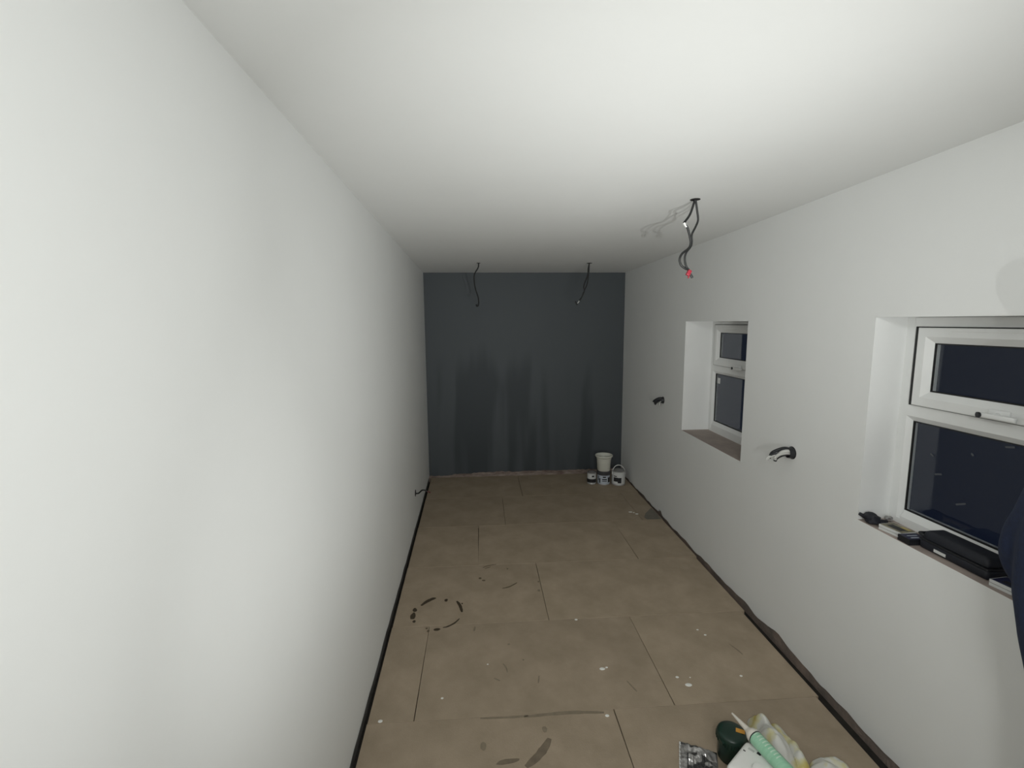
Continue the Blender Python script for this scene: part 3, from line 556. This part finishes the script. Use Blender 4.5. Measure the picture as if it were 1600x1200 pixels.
# bottle on the farther sill
zz = WIN[1]['z0'] + 0.0018; c = (2.262, 2.925, zz); t = thing('bottle', 'small dark green bottle at the near end of farther sill', 'bottle', c)
bm = NB(); lathe(bm, [(0, 0), (0.026, 0), (0.029, 0.004), (0.029, 0.085), (0.024, 0.105), (0.011, 0.118), (0.011, 0.128), (0, 0.128)], c, 22); obj('bottle_body', bm, mat('green_glass', (0.03, 0.06, 0.015), 0.2), t, True)
bm = NB(); lathe(bm, [(0.0293, 0.020), (0.0296, 0.022), (0.0296, 0.052), (0.0293, 0.054)], c, 22, cap=False); obj('bottle_label', bm, BLACKP, t, True)
bm = NB(); lathe(bm, [(0.0293, 0.0555), (0.0298, 0.057), (0.0298, 0.064), (0.0293, 0.066)], c, 22, cap=False); obj('pale_band', bm, PAPER, t, True)
bm = NB(); lathe(bm, [(0.0125, 0.124), (0.0135, 0.126), (0.0135, 0.148), (0.012, 0.150), (0, 0.150)], c, 18); obj('bottle_cap', bm, mat('lime_cap', (0.22, 0.42, 0.05), 0.4), t, True)

# ------------------------------------------------------------------ heap of things on the floor in the foreground
# dark green tub
c = (1.535, 1.690, 0.0); t = thing('wipes_tub', 'round dark green lidded tub with orange sticker in front pile', 'tub', c)
bm = NB(); lathe(bm, [(0, 0), (0.050, 0), (0.052, 0.003), (0.053, 0.095), (0, 0.095)], c, 30); obj('tub_body', bm, GREENL, t, True)
bm = NB(); lathe(bm, [(0.0535, 0.078), (0.059, 0.080), (0.060, 0.100), (0.057, 0.112), (0.050, 0.118), (0.030, 0.121), (0, 0.1215)], c, 30); ld = obj('lid', bm, GREENL, t, True)
bm = NB()
for k in range(30):
    a = 2 * math.pi * k / 30; box(bm, (c[0] + 0.0595 * math.cos(a) - 0.0018, c[1] + 0.0595 * math.sin(a) - 0.0018, 0.082), (c[0] + 0.0595 * math.cos(a) + 0.0018, c[1] + 0.0595 * math.sin(a) + 0.0018, 0.099), rot=0, bev=0)
obj('grip_ribs', bm, GREENL, ld)
bm = NB(); box(bm, (1.474, 1.650, 0.090), (1.486, 1.676, 0.104), 0.003); obj('lid_tab', bm, GREENL, ld)
bm = NB(); box(bm, (1.548, 1.672, 0.1215), (1.582, 1.692, 0.1232), 0.0, -0.5); obj('sticker', bm, ORANGE, ld)
# white canister standing in front of it
t = thing('canister', 'square white plastic canister in the foreground beneath sealant tube', 'container', (1.48, 1.475, 0.0))
u = Vector((0.81, 0.59, 0)); v = Vector((0.59, -0.81, 0)); C0 = Vector((1.540, 1.598, 0)); cen = C0 - u * 0.085 + v * 0.065; ra = math.atan2(u.y, u.x)
bm = NB(); vs_ = box(bm, (cen.x - 0.085, cen.y - 0.065, 0), (cen.x + 0.085, cen.y + 0.065, 0.170), 0.020, seg=4)
bmesh.ops.rotate(bm, verts=bm.verts[:], cent=cen, matrix=Matrix.Rotation(ra, 3, 'Z')); obj('canister_body', bm, WHITEP, t, True)
def top_mark(a, b, w, m, nm):
    bm = NB(); p = C0 - u * a + v * b; box(bm, (p.x - w[0], p.y - w[1], 0.1698), (p.x + w[0], p.y + w[1], 0.1706)); bmesh.ops.rotate(bm, verts=bm.verts[:], cent=p, matrix=Matrix.Rotation(ra, 3, 'Z')); obj(nm, bm, m, t)
top_mark(0.036, 0.034, (0.005, 0.011), GREYW, 'print_mark'); top_mark(0.030, 0.060, (0.006, 0.007), INK, 'print_mark'); top_mark(0.058, 0.018, (0.0025, 0.004), INK, 'print_mark')
bm = NB(); p = C0 - u * 0.105 + v * 0.090; lathe(bm, [(0.022, 0), (0.022, 0.012), (0.020, 0.015), (0, 0.015)], (p.x, p.y, 0.170), 20); obj('screw_cap', bm, WHITEP, t, True)
# sealant tube lying on the canister
ax = Vector((1.605 - 1.530, 1.372 - 1.690, 0.0)).normalized(); tip = Vector((1.530, 1.690, 0.1985))
t = thing('sealant_tube', 'pale green sealant tube with white nozzle lying across the pile', 'tube', (1.57, 1.55, 0.172))
n0 = tip + ax * 0.088; bm = NB(); lathe(bm, [(0.0030, 0.0), (0.0036, 0.002), (0.010, 0.072), (0.012, 0.085), (0.013, 0.090)], tip, 18, ax); obj('nozzle', bm, IVORY, t, True)
bm = NB(); lathe(bm, [(0.013, 0.086), (0.022, 0.100), (0.0262, 0.108), (0.0265, 0.122), (0.0, 0.122)], tip, 26, ax); obj('shoulder', bm, IVORY, t, True)
bm = NB(); lathe(bm, [(0.0, 0.120), (0.0264, 0.1201), (0.0266, 0.300), (0.0, 0.300)], tip, 28, ax); b = obj('tube_sleeve', bm, MINT, t, True)
for k in range(9):
    bm = NB(); lathe(bm, [(0.0267, 0.126 + k * 0.013), (0.0271, 0.1268 + k * 0.013), (0.0271, 0.1295 + k * 0.013), (0.0267, 0.130 + k * 0.013)], tip, 14, ax, -0.55 + 0.1 * (k % 3), 0.55 - 0.08 * (k % 2)); obj('printed_line', bm, mat('pale_print', (0.55, 0.72, 0.58), 0.5), b)
bm = NB(); lathe(bm, [(0.0268, 0.1205), (0.0272, 0.1212), (0.0272, 0.1238), (0.0268, 0.1245)], tip, 28, ax, cap=False); obj('dark_band', bm, INK, b)
bm = NB(); lathe(bm, [(0.0270, 0.119), (0.0274, 0.1195), (0.0274, 0.299), (0.0270, 0.2995)], tip, 5, ax, -1.45, -1.05); obj('ivory_seam', bm, IVORY, b)
# crumpled stained wipe
def cloth(bm, c, R, H, seed, nr=26, na=96):
    rings = []
    for i in range(nr + 1):
        f = i / nr; ring = []
        for j in range(na):
            a = 2 * math.pi * j / na
            out = 1 + 0.22 * nz(math.cos(a) * 1.3 + seed, math.sin(a) * 1.3, seed) + 0.10 * nz(math.cos(a) * 3.4, math.sin(a) * 3.4 + seed, 2)
            x, y = R[0] * out * f * math.cos(a), R[1] * out * f * math.sin(a)
            px, py = c[0] + x, c[1] + y
            fold = abs(nz(px * 11 + seed, py * 9, 0.3)) * 1.1 + abs(nz(px * 19, py * 17 + seed, 1.3)) * 0.25
            z = H * (max(0, 1 - f ** 2.6)) ** 0.7 * (0.62 + 0.75 * fold) + 0.010 * max(0, nz(px * 30, py * 30, seed)) * (1 - f ** 6) + 0.0022
            ring.append(bm.verts.new((px, py, z)))
            if i == 0: break
        rings.append(ring)
    for j in range(na): bm.faces.new((rings[0][0], rings[1][j], rings[1][(j + 1) % na]))
    for A, B in zip(rings[1:], rings[2:]):
        for j in range(na): bm.faces.new((A[j], B[j], B[(j + 1) % na], A[(j + 1) % na]))
    base = [bm.verts.new((p.co.x, p.co.y, 0.0004)) for p in rings[-1]]
    for j in range(na): bm.faces.new((rings[-1][j], base[j], base[(j + 1) % na], rings[-1][(j + 1) % na]))
    bm.faces.new(base[::-1])
bm = NB(); cloth(bm, (1.715, 1.665), (0.102, 0.165), 0.125, 6.1)
tag(obj('cleaning_wipe', bm, WIPE, None, True, origin=(1.715, 1.66, 0)), 'large crumpled white wipe with yellow stains beside sealant tube', 'wipe', 'used wipes in the foreground')
bm = NB(); cloth(bm, (1.895, 1.592), (0.082, 0.050), 0.052, 7.9, 16, 72)
tag(obj('cleaning_wipe', bm, WIPE, None, True, origin=(1.895, 1.592, 0)), 'small flat crumpled wipe on the floor right of the larger one', 'wipe', 'used wipes in the foreground')
# silver and black film packet
t = thing('film_packet', 'crumpled silver and black plastic packet at the bottom of frame', 'packet', (1.37, 1.64, 0.0))
P0 = Vector((1.352, 1.772, 0)); pu = Vector((0.132, -0.066, 0)); pv = Vector((-0.065, -0.155, 0)); N = 26
def pk(i, j):
    a, b = i / N, j / N; p = P0 + pu * a + pv * b
    e = (math.sin(math.pi * a) * math.sin(math.pi * b)) ** 0.45 if 0 < i < N and 0 < j < N else 0
    return p + Vector((0, 0, 0.004 + 0.022 * e * (0.75 + 0.9 * nz(a * 4, b * 5, 2.2)) + 0.010 * e * nz(a * 11, b * 11, 6)))
bm = NB(); g = [[bm.verts.new(pk(i, j)) for j in range(N + 1)] for i in range(N + 1)]; gl = [[bm.verts.new((g[i][j].co.x, g[i][j].co.y, 0.0005)) if i in (0, N) or j in (0, N) else None for j in range(N + 1)] for i in range(N + 1)]
for i in range(N):
    for j in range(N):
        f = bm.faces.new((g[i][j], g[i + 1][j], g[i + 1][j + 1], g[i][j + 1])); a, b = (i + .5) / N, (j + .5) / N
        k = nz(a * 5 + 3, b * 5, 1.1)
        f.material_index = 1 if ((0.2 < a < 0.86 and b > 0.30 and k > -0.28) or (b < 0.07 and k > 0.12) or (0.28 < a < 0.5 and 0.08 < b < 0.14)) else 0
rim = [(i, 0) for i in range(N)] + [(N, j) for j in range(N)] + [(i, N) for i in range(N, 0, -1)] + [(0, j) for j in range(N, 0, -1)]
for (a, b), (c_, d_) in zip(rim, rim[1:] + rim[:1]): bm.faces.new((g[a][b], g[c_][d_], gl[c_][d_], gl[a][b]))
bm.faces.new([gl[a][b] for a, b in rim]); pkb = obj('packet_film', bm, [FOIL, FOILD], t, False)
bm = NB()
for k in range(16):
    q = P0 + pv * (0.04 + 0.058 * k) + pu * 0.012; box(bm, (q.x - 0.003, q.y - 0.004, 0.004), (q.x + 0.003, q.y + 0.003, 0.0062 + 0.002 * (k % 2)))
o = obj('crimped_edge', bm, PAPER, t); o['kind'] = 'stuff'

# ------------------------------------------------------------------ person leaning at the near window, mostly beyond the right edge
person = thing('person', 'person in navy jacket standing at near window, cut by frame edge', 'person', (2.045, 0.98, 0.0))
def skin(name, verts, edges, radii, m, root=0, sub=2):
    me = bpy.data.meshes.new(name + '_tmp'); me.from_pydata([Vector(v) for v in verts], edges, []); o = bpy.data.objects.new(name + '_tmp', me); COL.objects.link(o)
    sk = o.modifiers.new('s', 'SKIN'); sk.use_smooth_shade = True
    for i, d in enumerate(me.skin_vertices[0].data): d.radius = radii[i] if isinstance(radii[i], tuple) else (radii[i], radii[i]); d.use_root = (i == root)
    ss = o.modifiers.new('d', 'SUBSURF'); ss.levels = sub; ss.render_levels = sub
    dg = bpy.context.evaluated_depsgraph_get(); me2 = bpy.data.meshes.new_from_object(o.evaluated_get(dg)); bpy.data.objects.remove(o); bpy.data.meshes.remove(me)
    bm = bmesh.new(); bm.from_mesh(me2); bpy.data.meshes.remove(me2)
    return bm
px, py = 2.045, 0.98      # pelvis centre; faces +X (the window), left side is +Y
SHL, ELL, WRL = (2.085, py + 0.112, 1.400), (2.072, py + 0.198, 1.125), (2.105, py + 0.130, 0.950)
SHR, ELR, WRR = (2.080, py - 0.150, 1.415), (2.040, py - 0.225, 1.150), (2.075, py - 0.225, 0.905)
# body: head, neck, trunk, limbs to wrists and ankles
V = [(px, py - 0.05, 0.95), (px, py - 0.03, 1.10), (2.055, py, 1.30), (2.065, py, 1.43), (2.060, py, 1.50), (2.058, py, 1.575), (2.055, py, 1.650), (2.052, py, 1.715),
     SHL, ELL, WRL, SHR, ELR, WRR, (px, py + 0.030, 0.88), (px + 0.005, py + 0.015, 0.50), (px - 0.025, py + 0.00, 0.10), (px, py - 0.150, 0.88), (px + 0.005, py - 0.175, 0.50), (px - 0.025, py - 0.19, 0.10)]
Ed = [(0, 1), (1, 2), (2, 3), (3, 4), (4, 5), (5, 6), (6, 7), (3, 8), (8, 9), (9, 10), (3, 11), (11, 12), (12, 13), (0, 14), (14, 15), (15, 16), (0, 17), (17, 18), (18, 19)]
Rd = [(0.085, 0.085), (0.080, 0.080), (0.080, 0.080), (0.062, 0.062), 0.056, (0.066, 0.070), (0.080, 0.094), (0.066, 0.074), 0.044, 0.034, 0.030, 0.044, 0.034, 0.030, 0.075, 0.050, 0.034, 0.075, 0.050, 0.034]
bm = skin('body', V, Ed, Rd, SKIN)
# hands resting on the sill edge: palm plus five separate curled fingers
def hand(bm, w, s, d):
    w = Vector(w); d = Vector(d).normalized(); side = Vector((0.15 * s, 1, 0)).normalized() * s
    tube(bm, [w - d * 0.02, w + d * 0.03, w + d * 0.075], [0.026, 0.030], 12, 3, 1.25)
    for k, (off, ln) in enumerate(((0.028, 0.060), (0.010, 0.072), (-0.010, 0.068), (-0.028, 0.054))):
        a = w + d * 0.070 + side * off; tube(bm, [a, a + d * ln * 0.5 + Vector((0, 0, -0.004)), a + d * ln * 0.75 + Vector((0, 0, -0.02)), a + d * ln * 0.85 + Vector((0, 0, -0.036))], [0.0092, 0.0070], 8, 3)
    a = w + d * 0.02 + side * 0.026; tube(bm, [a, a + side * 0.022 + d * 0.022, a + side * 0.026 + d * 0.050], [0.011, 0.008], 8, 3)
hand(bm, WRL, -1, (0.20, 0.10, -1)); hand(bm, WRR, 1, (0.05, 0, -1))
# face towards the window: nose, brow, lips, ears
hx, hy, hz = 2.055, py, 1.650
tube(bm, [(hx + 0.080, hy, hz + 0.020), (hx + 0.100, hy, hz - 0.008), (hx + 0.088, hy, hz - 0.020)], [0.008, 0.013], 8, 3)
for s in (-1, 1):
    lump(bm, (hx - 0.005, hy + s * 0.084, hz - 0.002), (0.020, 0.010, 0.032), 2.0 + s, 0.15, 2, 0)
tube(bm, [(hx + 0.070, hy - 0.024, hz - 0.045), (hx + 0.080, hy, hz - 0.044), (hx + 0.070, hy + 0.024, hz - 0.045)], 0.006, 8, 3)
obj('body', bm, SKIN, person, True)
for s in (-1, 1):
    bm = NB(); bmesh.ops.create_icosphere(bm, subdivisions=2, radius=0.0115, matrix=Matrix.Translation((hx + 0.058, hy + s * 0.030, hz + 0.012))); obj('eye', bm, WHITEP, person, True)
# hair: cap over the back and crown
bm = NB(); r = bmesh.ops.create_icosphere(bm, subdivisions=4, radius=1.0)
for vv in r['verts']:
    p = vv.co; k = 1 + 0.05 * nz(p.x * 6, p.y * 6, p.z * 6); vv.co = Vector((hx - 0.010 + p.x * 0.098 * k, hy + p.y * 0.090 * k, hz + 0.030 + p.z * 0.098 * k))
dl = [vv for vv in bm.verts if (vv.co.x > hx + 0.035 and vv.co.z < hz + 0.065) or vv.co.z < hz - 0.045]; bmesh.ops.delete(bm, geom=dl, context='VERTS')
obj('hair', bm, HAIR, person, True)
# jacket: lofted trunk and sleeves fused into one surface, hem at hip height
bm = NB(); rows = []
for (z, cx_, rx_, ry_) in ((0.800, 2.060, 0.102, 0.165), (0.815, 2.059, 0.107, 0.172), (0.92, 2.054, 0.113, 0.186), (1.05, 2.052, 0.113, 0.190), (1.20, 2.056, 0.112, 0.188), (1.32, 2.062, 0.108, 0.175), (1.40, 2.066, 0.095, 0.160), (1.455, 2.066, 0.072, 0.120), (1.49, 2.062, 0.062, 0.075), (1.515, 2.060, 0.058, 0.066)):
    rows.append([bm.verts.new((cx_ + rx_ * math.copysign(abs(math.cos(a)) ** 0.8, math.cos(a)), py - 0.050 * max(0, min(1, (1.10 - z) / 0.25)) + 0.004 + ry_ * math.copysign(abs(math.sin(a)) ** 0.8, math.sin(a)), z)) for a in [2 * math.pi * k / 32 for k in range(32)]])
for A, B in zip(rows, rows[1:]):
    for k in range(32): bm.faces.new((A[k], A[(k + 1) % 32], B[(k + 1) % 32], B[k]))
bm.faces.new(rows[0]); bm.faces.new(rows[-1][::-1])
for (a, b, c_) in ((SHL, ELL, WRL), (SHR, ELR, WRR)):
    a, b, c_ = Vector(a), Vector(b), Vector(c_); tube(bm, [a, a.lerp(b, 0.5) + Vector((-0.012, 0, 0)), b, b.lerp(c_, 0.5), b.lerp(c_, 0.86)], [0.078, 0.046], 18, 8)
    bmesh.ops.create_icosphere(bm, subdivisions=3, radius=0.082, matrix=Matrix.Translation(a))
bmesh.ops.recalc_face_normals(bm, faces=bm.faces[:])
me = bpy.data.meshes.new('jacket_tmp'); bm.to_mesh(me); bm.free(); o = bpy.data.objects.new('jacket_tmp', me); COL.objects.link(o)
rm = o.modifiers.new('r', 'REMESH'); rm.mode = 'VOXEL'; rm.voxel_size = 0.011
sm = o.modifiers.new('s', 'SMOOTH'); sm.factor = 0.6; sm.iterations = 6
dg = bpy.context.evaluated_depsgraph_get(); me2 = bpy.data.meshes.new_from_object(o.evaluated_get(dg)); bpy.data.objects.remove(o); bpy.data.meshes.remove(me)
bm = bmesh.new(); bm.from_mesh(me2); bpy.data.meshes.remove(me2)
for vv in bm.verts:   # creases
    p = vv.co; k = 0.008 * nz(p.x * 9, p.y * 9, p.z * 13) + 0.004 * nz(p.x * 20, p.y * 20, p.z * 26)
    vv.co = Vector((min(p.x + k, W - 0.004), p.y + k, p.z + 0.3 * k))
obj('jacket', bm, NAVY, person, True)
# trousers
V = [(px, py - 0.05, 0.98), (px, py - 0.06, 0.90), (px + 0.002, py + 0.022, 0.80), (px + 0.008, py + 0.015, 0.50), (px - 0.022, py, 0.085), (px + 0.002, py - 0.155, 0.80), (px + 0.008, py - 0.175, 0.50), (px - 0.022, py - 0.19, 0.085)]
Ed = [(0, 1), (1, 2), (2, 3), (3, 4), (1, 5), (5, 6), (6, 7)]
bm = skin('trousers', V, Ed, [(0.150, 0.100), (0.150, 0.105), 0.094, 0.074, 0.066, 0.094, 0.074, 0.066], TROUS, root=1, sub=3)
for vv in bm.verts:
    p = vv.co; k = 0.006 * nz(p.x * 14, p.y * 14, p.z * 16); vv.co = Vector((min(p.x + k, W - 0.005), p.y + k, max(p.z, 0.03)))
obj('trousers', bm, TROUS, person, True)
for s in (-1, 1):   # boots
    fy = py - 0.095 + s * 0.096; bm = NB()
    rows = []
    for i, (x, hw, ht) in enumerate(((px - 0.135, 0.020, 0.045), (px - 0.125, 0.036, 0.075), (px - 0.07, 0.043, 0.12), (px - 0.02, 0.044, 0.135), (px + 0.03, 0.045, 0.090), (px + 0.08, 0.048, 0.065), (px + 0.108, 0.042, 0.052), (px + 0.122, 0.022, 0.036))):
        rows.append([bm.verts.new((x, fy + hw * math.cos(a), 0.016 + (ht - 0.016) * (0.5 + 0.5 * math.sin(a)))) for a in [2 * math.pi * k / 14 for k in range(14)]])
    for A, B in zip(rows, rows[1:]):
        for k in range(14): bm.faces.new((A[k], A[(k + 1) % 14], B[(k + 1) % 14], B[k]))
    bm.faces.new(rows[0]); bm.faces.new(rows[-1][::-1]); sh = obj('boot', bm, SHOE, person, True)
    bm = NB(); prism(bm, [(px - 0.140, fy - 0.03), (px - 0.05, fy - 0.043), (px + 0.07, fy - 0.050), (px + 0.125, fy - 0.02), (px + 0.125, fy + 0.02), (px + 0.07, fy + 0.050), (px - 0.05, fy + 0.043), (px - 0.140, fy + 0.03)], 0.0008, 0.022); obj('boot_sole', bm, SEAL, sh)
